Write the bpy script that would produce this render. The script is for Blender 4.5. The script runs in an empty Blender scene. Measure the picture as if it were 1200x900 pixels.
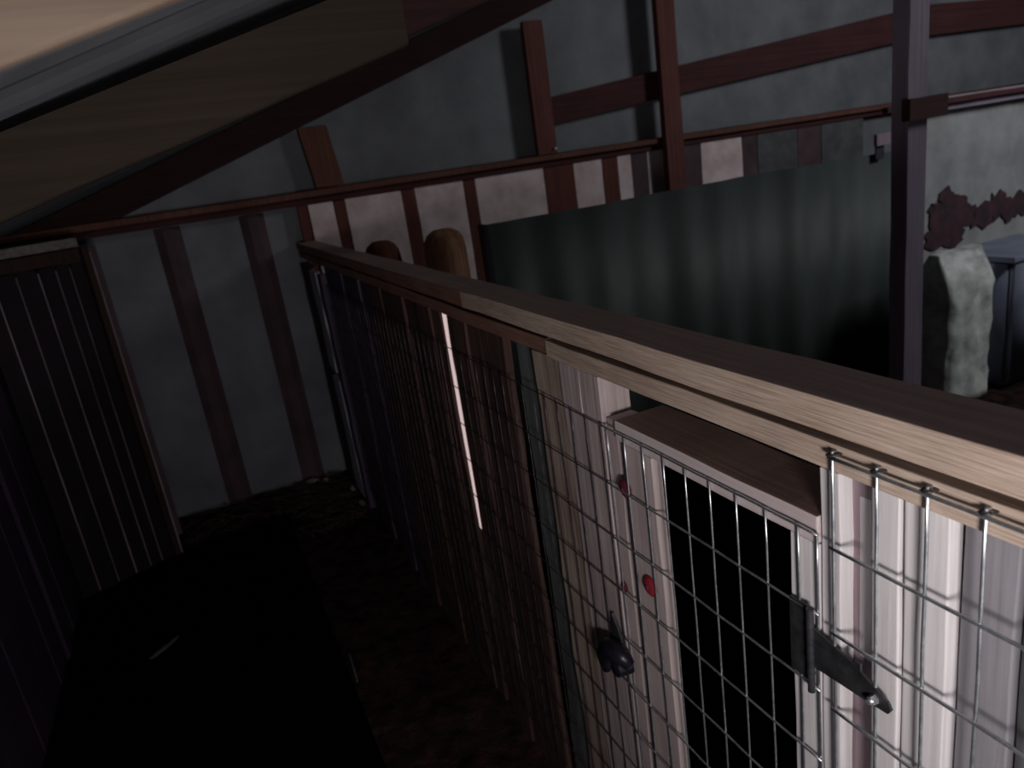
import bpy, bmesh, math, random
from mathutils import Vector, Matrix, noise
random.seed(7)
S = bpy.context.scene
COL = S.collection

# ------------------------------------------------------------------ materials
def mat_base(name):
    m = bpy.data.materials.new(name); m.use_nodes = True
    nt = m.node_tree
    return m, nt, nt.nodes['Principled BSDF']

def lk(nt, a, b): nt.links.new(a, b)

def wood(name, c1, c2, axis='z', fine=1.0, rough=.75, bump=.35, knots=.0, contrast=1.0, spec=.3):
    """Streaky grain running along one axis."""
    m, nt, bs = mat_base(name)
    tc = nt.nodes.new('ShaderNodeTexCoord')
    mp = nt.nodes.new('ShaderNodeMapping'); lk(nt, tc.outputs['Object'], mp.inputs['Vector'])
    s = {'x': (1.2, 60, 60), 'y': (60, 1.2, 60), 'z': (60, 60, 1.2)}[axis]
    mp.inputs['Scale'].default_value = [v*fine for v in s]
    n1 = nt.nodes.new('ShaderNodeTexNoise'); n1.inputs['Scale'].default_value = 2.2
    n1.inputs['Detail'].default_value = 6; n1.inputs['Roughness'].default_value = .65
    lk(nt, mp.outputs['Vector'], n1.inputs['Vector'])
    n2 = nt.nodes.new('ShaderNodeTexNoise'); n2.inputs['Scale'].default_value = 5
    n2.inputs['Detail'].default_value = 4
    lk(nt, tc.outputs['Object'], n2.inputs['Vector'])
    mx = nt.nodes.new('ShaderNodeMath'); mx.operation = 'MULTIPLY_ADD'
    lk(nt, n1.outputs['Fac'], mx.inputs[0]); mx.inputs[1].default_value = .7
    m2 = nt.nodes.new('ShaderNodeMath'); m2.operation = 'MULTIPLY'; m2.inputs[1].default_value = .3
    lk(nt, n2.outputs['Fac'], m2.inputs[0]); lk(nt, m2.outputs[0], mx.inputs[2])
    cr = nt.nodes.new('ShaderNodeValToRGB')
    w = .16/contrast
    cr.color_ramp.elements[0].position = .5-w; cr.color_ramp.elements[0].color = (*c1, 1)
    cr.color_ramp.elements[1].position = .5+w; cr.color_ramp.elements[1].color = (*c2, 1)
    lk(nt, mx.outputs[0], cr.inputs['Fac']); lk(nt, cr.outputs['Color'], bs.inputs['Base Color'])
    bs.inputs['Roughness'].default_value = rough
    bs.inputs['Specular IOR Level'].default_value = spec
    bp = nt.nodes.new('ShaderNodeBump'); bp.inputs['Strength'].default_value = bump
    bp.inputs['Distance'].default_value = .002
    lk(nt, n1.outputs['Fac'], bp.inputs['Height']); lk(nt, bp.outputs['Normal'], bs.inputs['Normal'])
    return m

def blotch(name, c1, c2, scale=6, rough=.7, metal=0, bump=.3, dist=.004, detail=8, spec=.4, lo=.35, hi=.65, stretch=(1, 1, 1)):
    m, nt, bs = mat_base(name)
    tc = nt.nodes.new('ShaderNodeTexCoord')
    mp = nt.nodes.new('ShaderNodeMapping'); lk(nt, tc.outputs['Object'], mp.inputs['Vector'])
    mp.inputs['Scale'].default_value = stretch
    n1 = nt.nodes.new('ShaderNodeTexNoise'); n1.inputs['Scale'].default_value = scale
    n1.inputs['Detail'].default_value = detail; n1.inputs['Roughness'].default_value = .6
    lk(nt, mp.outputs['Vector'], n1.inputs['Vector'])
    cr = nt.nodes.new('ShaderNodeValToRGB')
    cr.color_ramp.elements[0].position = lo; cr.color_ramp.elements[0].color = (*c1, 1)
    cr.color_ramp.elements[1].position = hi; cr.color_ramp.elements[1].color = (*c2, 1)
    lk(nt, n1.outputs['Fac'], cr.inputs['Fac']); lk(nt, cr.outputs['Color'], bs.inputs['Base Color'])
    bs.inputs['Roughness'].default_value = rough; bs.inputs['Metallic'].default_value = metal
    bs.inputs['Specular IOR Level'].default_value = spec
    bp = nt.nodes.new('ShaderNodeBump'); bp.inputs['Strength'].default_value = bump
    bp.inputs['Distance'].default_value = dist
    lk(nt, n1.outputs['Fac'], bp.inputs['Height']); lk(nt, bp.outputs['Normal'], bs.inputs['Normal'])
    return m

M = {}
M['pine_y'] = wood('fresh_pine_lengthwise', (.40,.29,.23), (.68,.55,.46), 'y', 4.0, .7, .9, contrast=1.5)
M['pine_far'] = wood('darker_reddish_rail_timber', (.15, .065, .05), (.34, .19, .145), 'y', 2.0, .8, .5)  # darker, redder timber colour for the far rail lengths
M['pine_top'] = wood('pine_shaded_upper_face', (.20, .12, .10), (.30, .19, .155), 'y', .8, .85, .4)
M['rail_top'] = wood('brown_rail_upper_face', (.42, .28, .25), (.62, .44, .40), 'y', .8, .85, .4)
M['pine_x'] = wood('pine_rafter', (.125,.088,.064), (.20,.15,.115), 'x', .6, .7, .3)
M['rafter'] = wood('brown_rafter', (.026,.017,.012), (.042,.029,.021), 'x', .5, .85, .5)
M['rafter_dark'] = wood('dark_red_rafter', (.018,.006,.007), (.045,.016,.016), 'x', .6, .85, .3)
M['redwood_x'] = wood('red_stained_board', (.045,.013,.015), (.095,.03,.032), 'x', .6, .8, .3)
M['redwood_z'] = wood('red_stained_stud', (.10, .032, .028), (.19, .07, .06), 'z', .6, .8, .3)
M['brownstud_z'] = wood('brown_stud', (.09,.035,.025), (.20,.085,.06), 'z', .6, .8, .3)
M['purple_post'] = wood('grey_purple_post', (.24,.19,.26), (.38,.31,.40), 'z', .6, .7, .3)
M['white_z'] = wood('whitewashed_wood', (.56, .52, .54), (.80, .78, .80), 'z', .8, .65, .3)
M['white_y'] = wood('whitewashed_wood_rail', (.50, .42, .43), (.66, .58, .58), 'y', .8, .65, .3)
M['stile'] = wood('worn_whitewashed_stile', (.36, .29, .29), (.58, .49, .48), 'z', .8, .7, .5)
M['mauve'] = wood('mauve_grey_wood', (.27, .20, .23), (.42, .33, .37), 'z', .8, .7, .3)
M['greyboard'] = wood('grey_painted_board', (.20, .19, .21), (.31, .30, .33), 'z', .7, .7, .3)
M['greydark'] = blotch('dark_grey_sheet', (.07, .07, .075), (.12, .12, .13), 9, .8)
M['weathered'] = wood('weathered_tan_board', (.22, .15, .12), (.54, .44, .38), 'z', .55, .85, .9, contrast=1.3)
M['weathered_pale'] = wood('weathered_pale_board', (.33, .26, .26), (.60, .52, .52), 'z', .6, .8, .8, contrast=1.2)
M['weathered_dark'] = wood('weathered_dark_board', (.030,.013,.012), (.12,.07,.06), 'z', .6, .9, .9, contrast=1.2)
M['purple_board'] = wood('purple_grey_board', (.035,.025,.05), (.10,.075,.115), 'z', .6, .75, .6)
M['pale_batten'] = wood('pale_grey_batten', (.28, .27, .33), (.55, .53, .60), 'z', .6, .7, .5)
M['greenboard'] = wood('green_grey_board', (.10, .12, .12), (.19, .22, .22), 'z', .8, .5, .4, spec=.5)
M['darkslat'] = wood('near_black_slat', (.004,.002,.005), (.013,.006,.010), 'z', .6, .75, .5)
M['darkbrown_z'] = wood('dark_brown_post', (.02,.008,.007), (.05,.022,.018), 'z', .6, .8, .4)
M['slitlight_bead'] = wood('pale_slit_light_and_bead', (.14, .10, .13), (.50, .40, .45), 'z', .9, .5, .4, contrast=1.4)
M['greyblock'] = wood('grey_weathered_plate', (.10, .08, .08), (.30, .26, .25), 'x', .6, .8, .6)
M['cream'] = blotch('cream_cladding', (.66,.50,.50), (.92,.76,.78), 7, .8, 0, .2, spec=.2)
M['seam_brown'] = wood('brown_seam_shade', (.10,.03,.025), (.17,.06,.045), 'z', .6, .8, .3)
M['log'] = wood('orange_brown_log', (.40,.17,.09), (.80,.46,.28), 'z', .35, .8, .8, contrast=1.4)
M['log_dark'] = wood('dark_brown_log', (.16,.055,.03), (.32,.13,.085), 'z', .35, .85, .8)
M['sheet'] = blotch('grey_metal_siding', (.11, .115, .135), (.19, .20, .22), 3.0, .6, .0, .15, spec=.5)
M['sheet_light'] = blotch('light_grey_siding', (.27, .27, .28), (.42, .42, .43), 4.0, .6, .0, .2)
M['rib'] = blotch('brown_siding_rib', (.060,.035,.045), (.11,.065,.075), 5.0, .8, 0, .2)
M['roof'] = blotch('roof_sheet_underside', (.10, .11, .12), (.17, .18, .20), 3.0, .7, 0, .2)
M['greensheet'] = blotch('green_grey_sheet', (.05,.062,.06), (.085,.10,.097), 3.5, .6, 0, .3, spec=.4, stretch=(1, 1, .35))
M['stain'] = blotch('dark_stain', (.03, .022, .03), (.09, .035, .045), 14, .85)
M['wire'] = blotch('galvanised_wire', (.42, .45, .48), (.75, .78, .82), 60, .35, .9, .2, .0005)
M['wire_old'] = blotch('dark_oxidised_wire', (.05, .035, .045), (.16, .13, .15), 60, .5, .8, .2, .0005)
M['steel_dark'] = blotch('dark_hinge_steel', (.045, .045, .05), (.10, .10, .11), 40, .45, .7, .2, .0006)
M['bolt'] = blotch('zinc_bolt', (.55, .56, .60), (.8, .82, .86), 60, .3, .8, .1, .0005)
M['red'] = blotch('red_plastic', (.20,.008,.018), (.30,.015,.03), 30, .8, 0, .1, .0005)
M['red_dark'] = blotch('maroon_plastic', (.07,.008,.02), (.11,.013,.03), 30, .8, 0, .1, .0005)
M['blackplastic'] = blotch('black_plastic', (.004, .004, .007), (.012, .011, .02), 30, .35, 0, .1, .0005)
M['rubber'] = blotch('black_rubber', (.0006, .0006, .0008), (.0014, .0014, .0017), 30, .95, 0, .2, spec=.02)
M['dirt'] = blotch('dark_brown_earth', (.006,.0025,.0025), (.045,.022,.018), 16, .95, 0, 1.0, .02, 12, .15)
M['straw'] = blotch('dull_straw', (.035,.02,.015), (.12,.08,.062), 40, .9, 0, .2, .001)
M['scrap'] = blotch('pale_scrap', (.16,.13,.14), (.40,.35,.37), 30, .7, 0, .4, .002)
M['sack'] = blotch('pale_plastic_sack', (.42,.45,.42), (.92,.94,.92), 9, .45, 0, .8, .01, spec=.5)
M['bluetub'] = blotch('blue_grey_plastic', (.17, .20, .28), (.28, .31, .40), 5, .5, 0, .2)
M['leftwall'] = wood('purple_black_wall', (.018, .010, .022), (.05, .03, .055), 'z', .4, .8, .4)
M['frontwall'] = blotch('front_wall_board', (.10, .08, .08), (.18, .15, .15), 5, .8)
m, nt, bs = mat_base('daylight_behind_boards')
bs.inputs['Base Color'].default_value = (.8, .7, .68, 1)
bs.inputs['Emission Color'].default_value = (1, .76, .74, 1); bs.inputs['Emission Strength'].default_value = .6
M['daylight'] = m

# ------------------------------------------------------------------ geometry helpers
def box(bm, x0, x1, y0, y1, z0, z1, bev=0.0):
    r = bmesh.ops.create_cube(bm, size=1)
    vs = r['verts']
    for v in vs:
        v.co = Vector((x0+(v.co.x+.5)*(x1-x0), y0+(v.co.y+.5)*(y1-y0), z0+(v.co.z+.5)*(z1-z0)))
    if bev:
        es = list({e for v in vs for e in v.link_edges})
        bmesh.ops.bevel(bm, geom=es, offset=bev, segments=2, profile=.6, affect='EDGES')
    return vs

def BX(x0, x1, y0, y1, z0, z1, bev=.002):
    bm = bmesh.new(); box(bm, x0, x1, y0, y1, z0, z1, bev); return bm

def rough_board(x0, x1, y0, y1, z0, z1, amp=.0015, n=14, seed=0, bev=.0015, axis='z'):
    """sawn board with slightly wandering edges"""
    bm = bmesh.new(); box(bm, x0, x1, y0, y1, z0, z1, bev)
    a = {'x': 0, 'y': 1, 'z': 2}[axis]
    lo, hi = ((x0, x1), (y0, y1), (z0, z1))[a]
    for k in range(1, n):
        p = lo+(hi-lo)*k/n
        co = [0, 0, 0]; co[a] = p; no = [0, 0, 0]; no[a] = 1
        bmesh.ops.bisect_plane(bm, geom=bm.verts[:]+bm.edges[:]+bm.faces[:], plane_co=co, plane_no=no)
    for v in bm.verts:
        q = v.co*7+Vector((seed*3.1, seed*1.7, seed*2.3))
        d = noise.noise_vector(q)*amp*2
        d[a] = 0 if abs(v.co[a]-lo) > .01 and abs(v.co[a]-hi) > .01 else d[a]*1.5
        v.co += d
    return bm

def cyl(bm, p0, p1, r0, r1=None, seg=12, cap=True):
    r1 = r0 if r1 is None else r1
    p0, p1 = Vector(p0), Vector(p1); d = p1-p0
    M4 = Matrix.Translation((p0+p1)/2) @ d.to_track_quat('Z', 'Y').to_matrix().to_4x4()
    bmesh.ops.create_cone(bm, cap_ends=cap, segments=seg, radius1=r0, radius2=r1, depth=d.length, matrix=M4)

def tube(bm, pts, r, seg=6):
    pts = [Vector(p) for p in pts]; rings = []
    for i, p in enumerate(pts):
        t = (pts[min(i+1, len(pts)-1)]-pts[max(i-1, 0)]).normalized()
        u = t.orthogonal().normalized() if i == 0 else (rings_u - t*rings_u.dot(t)).normalized()
        rings_u = u; w = t.cross(u)
        rr = r[i] if isinstance(r, (list, tuple)) else r
        rings.append([bm.verts.new(p+(u*math.cos(2*math.pi*k/seg)+w*math.sin(2*math.pi*k/seg))*rr) for k in range(seg)])
    for a, b in zip(rings, rings[1:]):
        for k in range(seg): bm.faces.new((a[k], a[(k+1) % seg], b[(k+1) % seg], b[k]))
    bm.faces.new(rings[0][::-1]); bm.faces.new(rings[-1])

def prism(bm, pts, off):
    """polygon (world points) extruded by a vector"""
    off = Vector(off)
    a = [bm.verts.new(p) for p in pts]; b = [bm.verts.new(Vector(p)+off) for p in pts]
    bm.faces.new(a); bm.faces.new(b[::-1]); n = len(a)
    for k in range(n): bm.faces.new((a[k], b[k], b[(k+1) % n], a[(k+1) % n]))
    bmesh.ops.recalc_face_normals(bm, faces=bm.faces[:])

def worldloc(o):
    v = Vector((0, 0, 0))
    while o: v += o.location; o = o.parent
    return v

def obj(name, bm, mat, parent=None, loc=None, smooth=False):
    me = bpy.data.meshes.new(name)
    if parent is not None: base = worldloc(parent); loc = (0, 0, 0)
    else:
        if loc is None:
            xs = [v.co for v in bm.verts]
            loc = (sum(c.x for c in xs)/len(xs), sum(c.y for c in xs)/len(xs), min(c.z for c in xs))
        base = Vector(loc)
    for v in bm.verts: v.co -= base
    bmesh.ops.recalc_face_normals(bm, faces=bm.faces[:])
    bm.to_mesh(me); bm.free()
    if smooth:
        for p in me.polygons: p.use_smooth = True
    for mm in (mat if isinstance(mat, (list, tuple)) else [mat]): me.materials.append(mm)
    o = bpy.data.objects.new(name, me); COL.objects.link(o); o.location = loc
    if parent is not None: o.parent = parent
    return o

def thing(name, label, cat, loc=(0, 0, 0), group=None):
    o = bpy.data.objects.new(name, None); COL.objects.link(o); o.location = loc
    o['label'] = label; o['category'] = cat; o.empty_display_size = .05
    if group: o['group'] = group
    return o

def tag(o, label, cat, group=None, kind=None):
    o['label'] = label; o['category'] = cat
    if group: o['group'] = group
    if kind: o['kind'] = kind
    return o

def struct(name, bm, mat, **k):
    o = obj(name, bm, mat, **k); o['kind'] = 'structure'; return o

# ------------------------------------------------------------------ dimensions (metres)
EYE = 1.58
XP = .541          # aisle face of the partition
YB = 4.08          # back wall
XL = -.78          # left wall
XR = 6.7           # right wall
YF = -1.0          # front wall, behind the camera
YC = 2.95          # cross divider in the pen
def roof_z(x): return 1.797+.33*x

# ------------------------------------------------------------------ the shell
bm = bmesh.new()
bmesh.ops.create_grid(bm, x_segments=150, y_segments=110, size=.5)
for v in bm.verts:
    x = XL-.05+(v.co.x+.5)*(XR-XL+.1); y = YF-.3+(v.co.y+.5)*(YB-YF+.35)
    v.co = Vector((x, y, -.012+.012*noise.noise(Vector((x*6, y*6, 0)))+.006*noise.noise(Vector((x*22, y*22, 3)))))
f = struct('floor', bm, M['dirt'], loc=(0, 0, 0), smooth=True)
# back wall: ribbed siding, ribs brown
bm = bmesh.new()
prism(bm, [(XL-.05, YB, -.03), (XR+.05, YB, -.03), (XR+.05, YB, roof_z(XR+.05)), (XL-.05, YB, roof_z(XL-.05))], (0, .04, 0))
for fc in bm.faces: fc.material_index = 0
for r_ in (-.60, -.05, .355, .70):
    n0 = len(bm.faces)
    prism(bm, [(r_-.062, YB-.001, -.03), (r_-.022, YB-.024, -.03), (r_+.022, YB-.024, -.03), (r_+.062, YB-.001, -.03)], (0, 0, 1.515))
    bm.faces.ensure_lookup_table()
    for fc in bm.faces[n0:]: fc.material_index = 1
struct('wall_back', bm, [M['sheet'], M['rib']], loc=(0, YB, 0))
# roof
bm = bmesh.new()
n = 60
top = []
for k in range(n+1):
    x = XL-.15+(XR+.15-XL)*k/n
    top.append(x)
for j in range(0, 41):
    pass
ys = [YF-.1+(YB+.15-YF)*j/160 for j in range(161)]
grid = [[bm.verts.new((x, y, roof_z(x)+.008*math.sin(y*2*math.pi/.19))) for y in ys] for x in (XL-.15, 1.5, 4, XR+.1)]
for a, b in zip(grid, grid[1:]):
    for j in range(160): bm.faces.new((a[j], b[j], b[j+1], a[j+1]))
r = bmesh.ops.extrude_face_region(bm, geom=bm.faces[:])
for v in r['geom']:
    if isinstance(v, bmesh.types.BMVert): v.co.z += .012
struct('ceiling', bm, M['roof'], loc=(0, 0, 0), smooth=False)
# left wall of vertical boards
bm = bmesh.new(); y = YF; k = 0
while y < YB:
    w = .19; box(bm, XL-.06, XL-.004*(k % 2), y, min(y+w-.003, YB), -.03, roof_z(XL)-.0, .003); y += w; k += 1
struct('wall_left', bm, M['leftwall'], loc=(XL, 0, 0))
bm = bmesh.new(); prism(bm, [(XR, YF, -.03), (XR, YB, -.03), (XR, YB, roof_z(XR)), (XR, YF, roof_z(XR))], (.06, 0, 0))
struct('wall_right', bm, M['sheet'], loc=(XR, 0, 0))
# front wall with the open doorway the daylight comes through
bm = bmesh.new()
DX0, DX1, DZ = -.62, .40, 1.38
prism(bm, [(XL-.05, YF, -.03), (DX0, YF, -.03), (DX0, YF, roof_z(DX0)), (XL-.05, YF, roof_z(XL-.05))], (0, -.05, 0))
prism(bm, [(DX1, YF, -.03), (XR, YF, -.03), (XR, YF, roof_z(XR)), (DX1, YF, roof_z(DX1))], (0, -.05, 0))
prism(bm, [(DX0, YF, DZ), (DX1, YF, DZ), (DX1, YF, roof_z(DX1)), (DX0, YF, roof_z(DX0))], (0, -.05, 0))
struct('wall_front', bm, M['frontwall'], loc=(0, YF, 0))
# the right-hand bay: a light sheet wall standing forward of the back wall
bm = bmesh.new(); YS = 3.0
prism(bm, [(3.86, YS, -.03), (XR, YS, -.03), (XR, YS, 1.556), (3.86, YS, 1.556)], (0, .05, 0))
BAY = struct('wall_right_bay', bm, M['sheet_light'], loc=(3.9, YS, 0))

# ------------------------------------------------------------------ rafters, girts, studs
BR0 = 1.6735
def beam_x(name, x0, x1, y0, y1, zb, zt, mat, label, cat, n=10):
    """beam along x whose bottom and top follow functions of x"""
    bm = bmesh.new()
    sec = []
    for k in range(n+1):
        x = x0+(x1-x0)*k/n; w = .002*noise.noise(Vector((x*5, y0*7, 2)))
        sec.append([bm.verts.new(c) for c in ((x, y0+w, zb(x)+.003), (x, y0+w+.003, zb(x)+w), (x, y1-.003, zb(x)+w), (x, y1, zb(x)+.003), (x, y1, zt(x)), (x, y0+w, zt(x)))])
    for a, b in zip(sec, sec[1:]):
        for j in range(6): bm.faces.new((a[j], a[(j+1) % 6], b[(j+1) % 6], b[j]))
    bm.faces.new(sec[0][::-1]); bm.faces.new(sec[-1])
    o = obj(name, bm, mat); tag(o, label, cat); return o
beam_x('rafter', -.5, 3.2, .45, .466, lambda x: BR0+.30*x, lambda x: 1.775+.30*x, M['pine_x'],
       'pale pine rafter, brightest and nearest, in the top left corner', 'rafter')
beam_x('rafter', -.5, .43, 1.30, 1.345, lambda x: 1.660+.29*x, lambda x: 1.770+.29*x, M['rafter'],
       'wide brown rafter crossing the upper left under the roof sheet', 'rafter')
beam_x('rafter', .36, 3.2, 1.352, 1.39, lambda x: 1.678+.29*x, lambda x: 1.775+.30*x, M['rafter_dark'],
       'dark red rafter lapped behind the end of the wide brown one', 'rafter')
beam_x('rafter', XL, XR, YB-.10, YB-.05, lambda x: 1.64+.333*x, lambda x: 1.785+.33*x, M['rafter_dark'],
       'darkest rafter, farthest back, along the sloping top of the back wall', 'rafter')
# horizontal girt on the back wall, reddish with a lighter lip
t = thing('wall_girt', 'long reddish brown horizontal rail across the back wall at eye height', 'wall rail', (1.9, YB-.05, 1.49))
obj('rail', rough_board(XL, XR-.01, YB-.075, YB-.024, 1.492, 1.562, .002, 20, 3, axis='x'), M['redwood_x'], t)
obj('lip', rough_board(XL, XR-.01, YB-.115, YB-.077, 1.528, 1.556, .002, 20, 5, axis='x'), M['brownstud_z'], t)
t = thing('wall_girt', 'purple grey horizontal rail on the light wall at far right', 'wall rail', (5, YS-.05, 1.49))
obj('rail', rough_board(3.9, XR, YS-.062, YS-.002, 1.485, 1.552, .002, 12, 8, axis='x'), M['purple_post'], t)
obj('lip', rough_board(3.5, 5.3, YS-.10, YS-.064, 1.52, 1.548, .002, 12, 9, axis='x'), M['redwood_x'], t)
# sloping red boards above the girt
bm = bmesh.new(); prism(bm, [(2.06, YB-.07, 1.72), (5.2, YB-.07, 1.985), (5.2, YB-.07, 2.19), (2.06, YB-.07, 1.865)], (0, .035, 0))
tag(obj('brace_board', bm, M['redwood_x']), 'dark red sloping board on the back wall above the horizontal rail', 'board')
bm = bmesh.new(); prism(bm, [(5.25, YB-.07, 1.985), (XR, YB-.07, 2.0), (XR, YB-.07, 2.19), (5.25, YB-.07, 2.19)], (0, .035, 0))
tag(obj('brace_board', bm, M['redwood_x']), 'dark red board at the top right corner, right of the tall post', 'board')
# studs
def stud(x0, x1, z0, z1, mat, label, y0=YB-.075, y1=YB-.024, lean=0):
    bm = rough_board(x0, x1, y0, y1, z0, z1, .002, 10, x0)
    for v in bm.verts: v.co.x += lean*(v.co.z-z0)
    tag(obj('wall_stud', bm, mat), label, 'wall stud')
stud(.70, .845, 1.565, 1.862, M['brownstud_z'], 'short warm brown stud between rail and sloping rafter, leftmost above the rail', lean=-.1)
stud(1.98, 2.10, 1.565, 2.27, M['redwood_z'], 'dark stud above the rail, with a tiny bright nail at its foot', YB-.115, YB-.078)
stud(2.83, 2.955, .0, 2.56, M['redwood_z'], 'dark red stud running from behind the green grey sheet to the top', YB-.165, YB-.118)
bm = bmesh.new(); cyl(bm, (2.083, YB-.135, 1.588), (2.083, YB-.105, 1.588), .006, .006, 10)
tag(obj('nail', bm, M['bolt']), 'tiny bright nail head at the foot of the dark stud', 'nail')
# tall purple-grey post
t = thing('tall_post', 'tall purple grey post crossing in front of the rails at right', 'post', (2.53, 2.02, 0))
obj('shaft', rough_board(2.465, 2.565, 1.96, 2.03, 0, roof_z(2.4), .002, 14, 4), M['purple_post'], t)
obj('side_shade', rough_board(2.568, 2.606, 2.0, 2.05, 0, 1.56, .002, 14, 6), M['rib'], t)['label'] = 'dark strip painted as shade along the right side of the post'  # dark strip put in as the shadow side of the post
obj('block', rough_board(2.43, 2.63, 1.925, 1.958, 1.50, 1.575, .002, 6, 2, axis='x'), M['redwood_x'], t)

# ------------------------------------------------------------------ cream cladding below the girt
t = thing('board_cladding', 'cream boards with brown gaps between rail and green grey sheet', 'wall cladding', (2.5, YB-.04, 0))
bd = [(.585, .63, 'seam_brown'), (.64, .77, 'cream'), (.775, .83, 'seam_brown'), (.835, 1.145, 'cream'), (1.15, 1.22, 'seam_brown'), (1.225, 1.51, 'cream'), (1.515, 1.58, 'seam_brown'),
      (1.585, 2.02, 'cream'), (2.025, 2.22, 'seam_brown'), (2.225, 2.42, 'cream'), (2.425, 2.53, 'seam_brown'), (2.535, 2.63, 'cream'),
      (2.635, 2.745, 'rib'), (2.75, 2.87, 'cream'), (2.875, 3.16, 'rib'), (3.165, 3.50, 'cream'), (3.505, 3.63, 'rib'), (3.635, 3.98, 'greydark'), (3.985, 4.2, 'rib'), (4.205, 4.6, 'greydark')]
for i, (a, b, mm) in enumerate(bd):
    d = .0 if mm in ('cream', 'greydark') else -.012
    obj('board' if mm in ('cream', 'greydark') else 'batten', rough_board(a, b, YB-.060, YB-.032, .0, 1.488, .002, 8, i), M[mm], t)  # brown strips painted as the shadowed seams between cream boards

# ------------------------------------------------------------------ cross divider of green-grey sheet
t = thing('sheet_divider', 'dark green grey sheet divider behind the long top rail', 'divider panel', (2.4, YC, 0))
bm = bmesh.new(); x0, x1 = 1.17, 3.62; N = 96; zt = 1.322
fr = []
for k in range(N+1):
    x = x0+(x1-x0)*k/N
    dy = .012*math.sin(x*2*math.pi/.62)+.008*math.sin(x*2*math.pi/.23+1)
    fr.append((x, YC+dy))
lo = [bm.verts.new((x, y, 0)) for x, y in fr]; hi = [bm.verts.new((x, y, zt+.004*math.sin(x*3))) for x, y in fr]
for k in range(N): bm.faces.new((lo[k], lo[k+1], hi[k+1], hi[k]))
r = bmesh.ops.extrude_face_region(bm, geom=bm.faces[:])
for v in r['geom']:
    if isinstance(v, bmesh.types.BMVert): v.co.y += .006
obj('sheet', bm, M['greensheet'], t, smooth=True)
obj('edge_strip', BX(1.155, 1.17, YC-.03, YC+.03, 0, 1.325), M['purple_board'], t)
obj('end_post', BX(3.622, 3.68, YC-.03, YC+.03, 0, 1.33), M['greydark'], t)
bm = bmesh.new(); box(bm, 3.42, 3.52, YC-.05, YC-.028, 1.36, 1.42, .003); 
obj('bracket', bm, M['mauve'], t)
bm = bmesh.new(); box(bm, 3.44, 3.50, YC-.027, YC-.018, 1.29, 1.40, .002)
obj('bracket_arm', bm, M['steel_dark'], t)

# round-topped log posts behind the rail
def log(x, y, r, h, mat, label, seed):
    bm = bmesh.new(); seg = 28; prof = [(1, 0), (1, .25), (1, .5), (1, .75), (1, .93), (.93, .965), (.75, .985), (.45, .997), (.0, 1.0)]
    rings = []
    for q, z in prof[:-1]:
        rings.append([bm.verts.new((x+r*q*(1+.05*noise.noise(Vector((math.cos(a)*2+seed, math.sin(a)*2, z*2))))*math.cos(a), y+r*q*math.sin(a), h*z)) for a in [2*math.pi*k/seg for k in range(seg)]])
    for a, b in zip(rings, rings[1:]):
        for k in range(seg): bm.faces.new((a[k], a[(k+1) % seg], b[(k+1) % seg], b[k]))
    c = bm.verts.new((x, y, h))
    for k in range(seg): bm.faces.new((rings[-1][k], rings[-1][(k+1) % seg], c))
    bm.faces.new(rings[0][::-1])
    tag(obj('log_post', bm, mat, smooth=True), label, 'log post')
log(.742, 3.05, .078, 1.326, M['log_dark'], 'dark brown round topped log post behind the rail, left one', 1)
log(.985, 2.95, .088, 1.338, M['log'], 'orange brown round topped log post beside the sheet divider', 5)

# ------------------------------------------------------------------ right-hand bay things
bm = bmesh.new(); random.seed(3)
for cx, cz, r in ((4.08, .88, .12), (4.2, .92, .10), (4.0, .78, .09), (4.15, .78, .12), (4.3, .86, .09), (4.42, .84, .10), (4.55, .88, .10), (4.66, .84, .08), (4.0, .95, .05), (4.1, .99, .07), (4.78, .86, .09)):
    pts = [Vector((cx+r*(1+.35*random.uniform(-1, 1))*math.cos(a), YS-.004, cz+.8*r*(1+.35*random.uniform(-1, 1))*math.sin(a))) for a in [2*math.pi*k/18 for k in range(18)]]
    prism(bm, pts, (0, -.004-.003*random.random(), 0))
obj('peeling_patch', bm, M['stain'], BAY)['label'] = 'dark ragged patch'

def sack(x0, x1, y0, y1, h, mat, label, name, seed):
    bm = bmesh.new(); bmesh.ops.create_cube(bm, size=1)
    bmesh.ops.subdivide_edges(bm, edges=bm.edges[:], cuts=18, use_grid_fill=True)
    for v in bm.verts:
        u, w, q = v.co.x*2, v.co.y*2, v.co.z+.5
        pin = 1-.10*max(0, (q-.85)/.15)-.04*max(0, (.1-q)/.1)
        rr = 1-.12*(abs(u)**6)*(abs(w)**6)
        th = 1-.6*max(0, (q-.8)/.2)
        c = Vector(((x0+x1)/2+u*(x1-x0)/2*pin*rr, (y0+y1)/2+w*(y1-y0)/2*rr*th, h*q))
        d = noise.noise_vector(Vector((c.x*9+seed, c.y*9, c.z*6)))*.022+noise.noise_vector(Vector((c.x*24+seed, c.y*24, c.z*14)))*.008
        d.z = d.z*.4 if q > .02 else 0
        v.co = c+d
    tag(obj(name, bm, mat, smooth=True), label, 'sack')
sack(3.41, 3.77, 2.45, 2.68, .80, M['sack'], 'pale crumpled plastic sack standing right of the tall purple grey post', 'feed_sack', 2)
t = thing('storage_tub', 'blue grey plastic tub beside the pale sack at right edge', 'tub', (4.1, 2.5, 0))
bm = bmesh.new(); vs = box(bm, 3.83, 4.45, 2.42, 2.80, 0, .72, .0)
for v in vs:
    if v.co.z < .1: v.co.x = 4.14+(v.co.x-4.14)*.88; v.co.y = 2.61+(v.co.y-2.61)*.88
bmesh.ops.bevel(bm, geom=bm.edges[:], offset=.03, segments=4, affect='EDGES')
obj('body', bm, M['bluetub'], t, smooth=True)
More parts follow.
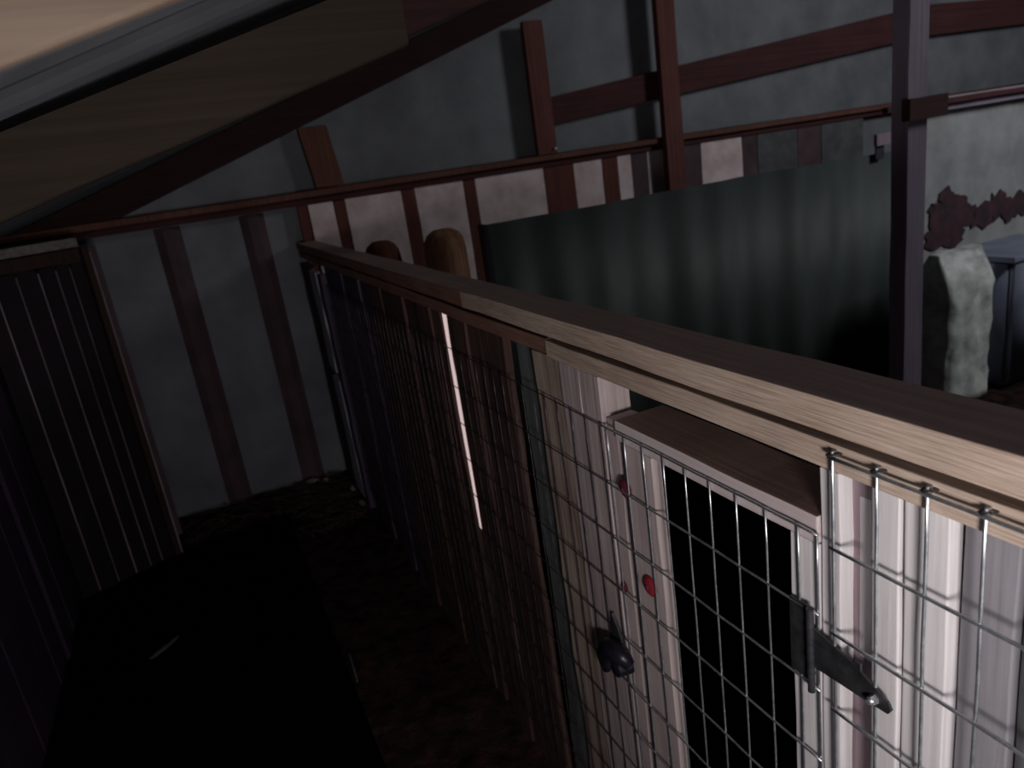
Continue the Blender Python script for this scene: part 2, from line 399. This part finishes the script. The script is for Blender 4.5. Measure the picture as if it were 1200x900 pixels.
obj('rim', BX(3.815, 4.465, 2.405, 2.815, .70, .73, .008), M['bluetub'], t)

# ------------------------------------------------------------------ left side: slatted gate and its post
G0 = Vector((-.768, 3.402)); G1 = Vector((-.385, 3.577)); gd = (G1-G0).normalized(); gn = Vector((gd.y, -gd.x))   # gn points to the camera
t = thing('slatted_gate', 'near black slatted wooden gate at far left with thin pale gaps', 'gate', (-.57, 3.5, 0))
def gslab(s0, s1, d0, d1, z0, z1):
    a = G0+gd*s0+gn*d0; b = G0+gd*s1+gn*d0; c = G0+gd*s1+gn*d1; d = G0+gd*s0+gn*d1
    bm = bmesh.new(); prism(bm, [(q.x, q.y, z0) for q in (a, b, c, d)], (0, 0, z1-z0)); 
    bmesh.ops.bevel(bm, geom=bm.edges[:], offset=.0012, segments=1, affect='EDGES'); return bm
L = (G1-G0).length
sl = [0, .075, .155, .235, .30, .355, L-.01]
for i in range(len(sl)-1):
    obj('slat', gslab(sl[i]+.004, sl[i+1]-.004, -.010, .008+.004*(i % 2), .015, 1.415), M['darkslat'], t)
for i, s in enumerate(sl[1:-1]):  # pale strips painted as light showing through the gate slits
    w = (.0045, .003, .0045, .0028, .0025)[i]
    o = obj('slit_light', gslab(s-w/2, s+w/2, -.008, .010+.004*(i % 2), .02, 1.40), M['slitlight_bead'], t); o['label'] = 'thin pale strip painted as light in the gap between two dark slats'
obj('cross_bar', gslab(.0, L-.01, -.04, -.011, .25, .33), M['darkslat'], t)
obj('cross_bar', gslab(.0, L-.01, -.04, -.011, 1.12, 1.20), M['darkslat'], t)
t = thing('gate_post', 'dark brown post at the right edge of the near black gate', 'post', (-.36, 3.59, 0))
obj('shaft', gslab(L-.004, L+.022, -.03, .012, 0, 1.47), M['darkbrown_z'], t)
obj('bead', gslab(L+.0225, L+.028, -.02, .016, .0, 1.45), M['slitlight_bead'], t)
obj('shaft_strip', gslab(L+.03, L+.062, -.05, -.012, .09, 1.47), M['rib'], t)
t = thing('top_plate', 'grey weathered plank end lying above the near black gate', 'plank', (-.55, 3.5, 1.42))
obj('plank', gslab(.12, L-.012, -.05, .02, 1.478, 1.515), M['greyblock'], t)
obj('under_plank', gslab(-.2, L-.012, -.05, .012, 1.42, 1.472), M['darkbrown_z'], t)
# plate along the left eave
tag(obj('eave_beam', BX(XL+.002, XL+.09, -.6, 3.15, 1.41, 1.50, .003), M['darkbrown_z']), 'dark brown beam along the top of the left wall', 'beam')
# cover strip on the left wall
tag(obj('cover_strip', BX(XL+.004, XL+.02, 2.93, 2.99, .0, 1.40, .003), M['leftwall']), 'faint purple strip upright on the dark left wall', 'strip')

# ------------------------------------------------------------------ the black mat and litter on the floor
bm = bmesh.new(); prism(bm, [(XL+.01, YF+.15, .004), (.165, YF+.15, .004), (.15, 3.60, .004), (-.36, 3.555, .004), (-.765, 3.37, .004)], (0, 0, .016))
bmesh.ops.bevel(bm, geom=[e for e in bm.edges], offset=.003, segments=1, affect='EDGES')
tag(obj('black_floor_sheet', bm, M['rubber']), 'black rubber mat covering most of the aisle floor', 'mat')
bm = bmesh.new(); prism(bm, [(.66, -.8, .004), (2.35, -.8, .004), (2.35, 2.8, .004), (.66, 2.8, .004)], (0, 0, .016))  # added sheet, makes the pen floor read dark through the door
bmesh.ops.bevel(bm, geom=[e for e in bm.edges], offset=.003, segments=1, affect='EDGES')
tag(obj('black_floor_sheet', bm, M['rubber']), 'added black sheet that darkens the pen floor, seen through the mesh door', 'mat')
bm = bmesh.new(); random.seed(11)
for k in range(900):
    if random.random() < .5: x = random.gauss(.36, .1); y = random.uniform(3.3, 4.0)
    else: x = random.uniform(-.34, .5); y = random.uniform(3.66, 4.03)
    if x > .52 or x < -.34 or (x < .17 and y < 3.64): continue
    a = random.uniform(0, math.pi); l = random.uniform(.01, .04); z = random.uniform(.006, .02)
    tube(bm, [(x-l*math.cos(a), y-l*math.sin(a), z), (x, y, z+random.uniform(0, .01)), (x+l*math.cos(a), y+l*math.sin(a), z+random.uniform(-.004, .008))], .0013, 3)
tag(obj('straw_litter', bm, M['straw'], loc=(.1, 3.8, 0)), 'dull straw litter on the floor by the back wall', 'straw', kind='stuff')
def scrap(x, y, z, r, mat, label, name='wood_chip', cat='chip', seed=0, sc=(1, 1, .5), rz=0):
    bm = bmesh.new(); bmesh.ops.create_icosphere(bm, subdivisions=2, radius=1)
    for v in bm.verts:
        d = 1+.45*noise.noise(v.co*1.7+Vector((seed, 0, 0))); c = Vector((v.co.x*sc[0], v.co.y*sc[1], v.co.z*sc[2]))*r*d
        v.co = Vector((x, y, z))+Matrix.Rotation(rz, 3, 'Z') @ c
    mn = min(v.co.z for v in bm.verts)
    for v in bm.verts: v.co.z += z-mn
    tag(obj(name, bm, mat), label, cat)
scrap(.335, 3.985, .004, .022, M['scrap'], 'pale chip among the straw in the back right corner, leftmost of the chips', seed=1, sc=(1.6, 1, .6))
scrap(.405, 3.96, .004, .018, M['log'], 'orange brown chip in the back right corner beside the pale one', seed=2)
scrap(.43, 4.03, .004, .014, M['scrap'], 'small white sliver touching the foot of the back wall', seed=3, sc=(2, .5, .3))
scrap(.28, 3.87, .004, .018, M['straw'], 'dull tan chip in front of the pale chip', seed=4)
scrap(.505, 3.72, .004, .016, M['scrap'], 'pale lump at the foot of the partition, farthest of two', seed=6, sc=(.8, 1.8, .8))
scrap(.505, 3.50, .004, .017, M['scrap'], 'pale lump at the foot of the partition, nearest of two', seed=7, sc=(.7, 1.9, .7))
scrap(-.427, 2.756, .020, .05, M['greydark'], 'faint grey leaf lying on the black mat', 'dead_leaf', 'leaf', 9, (1.4, .25, .08), .75)
bm = bmesh.new(); tube(bm, [(.168, 2.13, .024), (.172, 2.2, .026), (.176, 2.29, .024)], [.0022, .003, .002], 6)  # thin pale rod along the mat edge
tag(obj('white_rod', bm, M['bolt']), 'thin white stalk lying along the right edge of the black mat', 'rod')

# ------------------------------------------------------------------ the long partition
P = thing('pen_partition', 'long wooden pen partition with pine top rail and wire mesh', 'partition', (XP+.04, 2.0, 0))
def ybeam(y0, y1, x0, x1, z0, z1, seed, amp=.0012, n=26): return rough_board(x0, x1, y0, y1, z0, z1, amp, n, seed, .002, 'y')
# top rail: fresh front edge, browner upper face
for y0, y1, mm, lb in ((-.9, 1.560, 'pine_y', 'pale sawn length of the doubled top rail'), (1.562, YB-.03, 'pine_far', 'darker reddish length of the top rail')):
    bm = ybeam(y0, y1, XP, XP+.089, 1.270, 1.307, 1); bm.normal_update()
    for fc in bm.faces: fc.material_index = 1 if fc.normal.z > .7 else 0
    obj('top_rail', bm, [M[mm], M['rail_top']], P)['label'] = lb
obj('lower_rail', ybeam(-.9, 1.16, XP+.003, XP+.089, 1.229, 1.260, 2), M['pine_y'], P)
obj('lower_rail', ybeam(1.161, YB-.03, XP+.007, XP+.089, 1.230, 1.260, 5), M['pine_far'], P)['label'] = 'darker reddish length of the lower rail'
obj('rail_gap_shade', ybeam(-.9, YB-.03, XP+.03, XP+.085, 1.2605, 1.2695, 7), M['darkbrown_z'], P)  # dark strip set back as the shade in the gap between rails
# post between mesh panel and door
obj('post', rough_board(XP+.004, XP+.06, .985, 1.045, 0, 1.226, .0015, 16, 3), M['weathered_pale'], P)
obj('post', rough_board(XP+.012, XP+.06, .956, .982, 0, 1.160, .0015, 16, 13), M['stile'], P)
# weathered boards, gap, green board
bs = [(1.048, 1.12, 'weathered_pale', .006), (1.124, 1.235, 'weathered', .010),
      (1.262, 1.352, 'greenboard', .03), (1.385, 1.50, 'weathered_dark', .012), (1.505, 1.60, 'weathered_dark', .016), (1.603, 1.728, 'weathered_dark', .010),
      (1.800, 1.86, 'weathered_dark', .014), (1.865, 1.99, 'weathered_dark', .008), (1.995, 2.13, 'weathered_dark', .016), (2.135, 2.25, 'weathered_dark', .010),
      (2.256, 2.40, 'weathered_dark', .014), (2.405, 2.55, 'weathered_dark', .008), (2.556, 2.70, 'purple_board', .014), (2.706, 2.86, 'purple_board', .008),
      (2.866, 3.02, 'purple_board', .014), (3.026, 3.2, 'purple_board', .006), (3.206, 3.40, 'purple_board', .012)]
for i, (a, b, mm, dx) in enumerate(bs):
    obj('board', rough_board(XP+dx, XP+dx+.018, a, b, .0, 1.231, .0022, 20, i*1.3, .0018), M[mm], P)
obj('corner_board', rough_board(XP-.012, XP+.02, 3.42, 3.50, .0, 1.19, .003, 20, 40), M['purple_board'], P)
obj('corner_batten', rough_board(XP-.012, XP+.012, 3.54, 3.72, .70, 1.19, .003, 12, 41), M['pale_batten'], P)['label'] = 'pale grey batten, upper length'
obj('corner_batten', rough_board(XP-.012, XP+.012, 3.54, 3.70, .02, .655, .003, 12, 42), M['pale_batten'], P)['label'] = 'pale grey batten, lower length'
obj('corner_board', rough_board(XP+.0, XP+.03, 3.73, YB-.03, .0, 1.20, .003, 12, 43), M['weathered_dark'], P)
# white boards on the right-hand side of the door
for i, (a, b, mm, dx, zt_, zb_) in enumerate([(.508, .533, 'white_z', .006, 1.226, 0), (.471, .512, 'mauve', .027, 1.226, 0), (.480, .5, 'white_z', .026, 1.20, 1.0), (.438, .470, 'white_z', .008, 1.226, 0),
      (.389, .434, 'white_z', .010, 1.226, 0), (.336, .384, 'greyboard', .022, 1.226, 0), (.300, .334, 'greydark', .030, 1.226, 0), (-.9, .296, 'greydark', .055, 1.226, 0)]):
    obj('board', rough_board(XP+dx, XP+dx+.020, a, b, zb_, zt_, .001, 16, 60+i, .0015), M[mm], P)
# wire meshes
def mesh(bm, x, y0, y1, zs, ys, r=.00135, tips=0, wob=.0012, seed=0):
    for i, z in enumerate(zs):
        pts = [(x-r*.9, y0+(y1-y0)*k/24, z+wob*noise.noise(Vector((k*.4, z*9, seed)))) for k in range(25)]
        tube(bm, pts, r, 6)
    for y in ys:
        z0, z1 = zs[-1], zs[0]
        pts = []
        if tips: pts.append((x+.014, y, z1+.004))
        pts += [(x+r*.9, y+wob*noise.noise(Vector((k*.5, y*20, seed))), z1+(tips and .006)+(z0-z1)*k/20) for k in range(21)]
        tube(bm, pts, r, 6)
def frange(a, b, s):
    o = []
    while a < b: o.append(a); a += s
    return o
zs = [1.148-.1016*k for k in range(11)]
bm = bmesh.new(); mesh(bm, XP-.001, .975, 3.38, zs, frange(.985, 3.38, .0508), .00125, 0, .003, 4)
obj('wire_mesh', bm, M['wire_old'], P, smooth=True)['label'] = 'dark old welded wire over the weathered boards'
bm = bmesh.new(); zr = [1.249, 1.146, 1.042, .940, .838, .736, .634, .532, .430, .328, .226, .124]
mesh(bm, XP-.006, -.55, .508, zr, [.506-.0525*k for k in range(20)], .0020, 1, .0012, 2)
obj('wire_mesh', bm, M['wire'], P, smooth=True)['label'] = 'bright galvanised wire hooked over the lower rail'
bm = bmesh.new()
for k in range(14):
    y = .506-.0525*k
    tube(bm, [(XP+.008, y+.006, 1.2505), (XP-.007, y+.005, 1.2505), (XP-.0095, y, 1.2515), (XP-.007, y-.005, 1.2525), (XP+.008, y-.006, 1.2525)], .0012, 6)
obj('staple', bm, M['steel_dark'], P, smooth=True)['kind'] = 'stuff'

# ------------------------------------------------------------------ the mesh door
D = thing('mesh_door', 'low wooden door with wire mesh and dark opening behind it', 'door', (XP+.04, .75, 0))
bm = ybeam(.536, .945, XP+.003, XP+.098, 1.132, 1.166, 11, n=10); bm.normal_update()
for fc in bm.faces: fc.material_index = 1 if fc.normal.z > .7 else 0  # upper face coloured darker, as low light leaves it in shade
obj('top_board', bm, [M['white_y'], M['pine_top']], D)
obj('stile', rough_board(XP+.005, XP+.023, .850, .930, .10, 1.131, .0012, 16, 22), M['stile'], D)['label'] = 'wide worn stile with the red caps'
obj('stile', rough_board(XP+.005, XP+.040, .537, .578, .10, 1.131, .0010, 16, 24), M['white_z'], D)['label'] = 'white stile on the hinge side'
obj('bottom_board', ybeam(.58, .849, XP+.005, XP+.040, .10, .20, 25, n=8), M['stile'], D)
bm = bmesh.new(); mesh(bm, XP-.002, .528, .975, [1.150-.1016*k for k in range(11)], [.9655-.0508*k+.0 for k in range(9)]+[.532], .0016, 0, .0012, 8)
obj('wire_mesh', bm, M['wire'], D, smooth=True)

# tee hinge
H = thing('tee_hinge', 'dark steel strap hinge joining mesh door to white boards', 'hinge', (XP-.006, .52, .95))
obj('leaf', BX(XP-.0045, XP-.001, .542, .572, .952, 1.052, .0008), M['steel_dark'], H)
bm = bmesh.new(); cyl(bm, (XP-.009, .536, .944), (XP-.009, .536, 1.056), .0042, .0042, 14)
for z in (.97, .99, 1.01, 1.03): cyl(bm, (XP-.009, .536, z-.001), (XP-.009, .536, z+.001), .0048, .0048, 14)
obj('knuckle', bm, M['steel_dark'], H, smooth=False)
bm = bmesh.new(); prism(bm, [(XP-.007, .533, 1.030), (XP-.007, .505, 1.024), (XP-.007, .478, 1.019), (XP-.007, .478, 1.024), (XP-.007, .470, 1.024), (XP-.007, .470, 1.014), (XP-.007, .436, .999), (XP-.007, .432, .992), (XP-.007, .436, .985), (XP-.007, .47, .982), (XP-.007, .505, .980), (XP-.007, .533, .978)], (.003, 0, 0))
obj('strap', bm, M['steel_dark'], H)
bm = bmesh.new(); cyl(bm, (XP-.014, .4515, .9935), (XP-.006, .4515, .9935), .0048, .0055, 6); cyl(bm, (XP-.017, .4515, .9935), (XP-.014, .4515, .9935), .003, .003, 10)
obj('bolt', bm, M['bolt'], H)

# red caps on the stile
def cap(y, z, r, mat, label, x=XP+.004):
    t = thing('plastic_cap', label, 'cap', (x, y, z-r))
    bm = bmesh.new(); cyl(bm, (x, y, z), (x-.003, y, z), r, r, 28); bmesh.ops.create_uvsphere(bm, u_segments=28, v_segments=16, radius=r*.94)
    for v in bm.verts[-(28*15+2):]: v.co = Vector((x-.002-max(0, v.co.x)*.4, y+v.co.y, z+v.co.z))
    obj('disc', bm, mat, t)
    bm = bmesh.new(); cyl(bm, (x-.001-r*.376, y, z), (x-.004-r*.376, y, z), r*.28, r*.2, 10)
    obj('centre_pin', bm, M['red_dark'], t)
cap(.930, 1.052, .0160, M['red_dark'], 'dark maroon round cap near the top of the door, upper one')
cap(.884, .896, .0175, M['red'], 'bright red round cap halfway down the door stile')
cap(.967, .850, .009, M['red_dark'], 'smallest maroon cap, on the post left of the bright red one', XP+.004)

# black turn latch
K = thing('turn_latch', 'black plastic turn latch on the post beside the door', 'latch', (XP-.01, .99, .65))
bm = bmesh.new(); prism(bm, [(XP-.004, 1.015, .772), (XP-.004, .99, .735), (XP-.004, .985, .700), (XP-.004, 1.03, .700), (XP-.004, 1.022, .735)], (.006, 0, 0))
obj('back_plate', bm, M['steel_dark'], K)
bm = bmesh.new()
tube(bm, [(XP-.010, .955, .700), (XP-.016, .968, .712), (XP-.020, .990, .715), (XP-.020, 1.012, .706), (XP-.018, 1.028, .685), (XP-.016, 1.036, .660), (XP-.015, 1.038, .640)], [.010, .017, .020, .020, .017, .013, .008], 14)
obj('lever', bm, M['blackplastic'], K, smooth=True)
bm = bmesh.new(); cyl(bm, (XP-.002, .975, .690), (XP-.030, .975, .690), .019, .016, 22); cyl(bm, (XP-.030, .975, .690), (XP-.034, .975, .690), .016, .010, 22)
obj('knob', bm, M['blackplastic'], K)

# sliver of daylight between two dark boards (a lit gap)
bm = bmesh.new(); prism(bm, [(XP+.020, 1.755, 1.228), (XP+.020, 1.793, 1.228), (XP+.020, 1.793, .95), (XP+.020, 1.783, .60), (XP+.020, 1.776, .60), (XP+.020, 1.760, .95)], (.003, 0, 0))
tag(obj('daylight_gap', bm, M['daylight']), 'bright sliver of daylight between two dark boards', 'light gap')

# ------------------------------------------------------------------ light
def area(name, loc, target, sx, sy, power, col):
    l = bpy.data.lights.new(name, 'AREA'); l.shape = 'RECTANGLE'; l.size = sx; l.size_y = sy; l.energy = power; l.color = col
    o = bpy.data.objects.new(name, l); COL.objects.link(o); o.location = loc
    o.rotation_euler = (Vector(target)-Vector(loc)).to_track_quat('-Z', 'Y').to_euler(); return o
area('near_fill_lamp', (.04, -.24, 1.25), (.42, 1.2, 1.20), .16, .12, 7.5, (1, .93, .90))  # added unseen lamp behind the camera, brightens the near partition
area('doorway_daylight', (.36, -.96, .95), (.1, 4, 1.1), .25, .8, 6.0, (.93, .93, 1))
area('right_side_fill', (5.2, .4, 2.9), (4.9, 4.0, 1.5), .9, .9, 36, (.96, .98, 1))  # added unseen lamp, brightens the right bay; no opening is built there
for nm, gr in (('rafter', 'rafters under the sloping roof'), ('wall_girt', 'horizontal rails on the walls'), ('brace_board', 'red boards above the rail'),
               ('wall_stud', 'studs on the back wall'), ('log_post', 'round topped log posts'), ('plastic_cap', 'round red caps on the door'),
               ('wood_chip', 'chips on the floor by the partition foot'), ('black_floor_sheet', 'black rubber floor mats')):
    for o in S.objects:
        if o.parent is None and o.name.split('.')[0] == nm: o['group'] = gr
w = bpy.data.worlds.new('World'); S.world = w; w.use_nodes = True
w.node_tree.nodes['Background'].inputs['Color'].default_value = (.45, .42, .6, 1)
w.node_tree.nodes['Background'].inputs['Strength'].default_value = .05

# ------------------------------------------------------------------ camera
yaw, pit, rol, F = 0.3845229110194645, 0.29784996827060756, -0.14685960787183552, 860.2213764132343
f = Vector((math.sin(yaw)*math.cos(pit), math.cos(yaw)*math.cos(pit), -math.sin(pit)))
rt = Vector((math.cos(yaw), -math.sin(yaw), 0)); up = rt.cross(f)
R = math.cos(rol)*rt+math.sin(rol)*up; U = -math.sin(rol)*rt+math.cos(rol)*up
c = bpy.data.cameras.new('camera'); c.sensor_fit = 'HORIZONTAL'; c.sensor_width = 36; c.lens = 36*F/1200; c.clip_start = .02
co = bpy.data.objects.new('camera', c); COL.objects.link(co)
co.matrix_world = Matrix(((R.x, U.x, -f.x, 0), (R.y, U.y, -f.y, 0), (R.z, U.z, -f.z, EYE), (0, 0, 0, 1)))
c.dof.use_dof = True; c.dof.focus_distance = .95; c.dof.aperture_fstop = (c.lens/1000)/.004
S.camera = co
S.view_settings.view_transform = 'Standard'; S.view_settings.look = 'None'; S.view_settings.gamma = 1
S.view_settings.exposure = 0; S.view_settings.use_curve_mapping = False
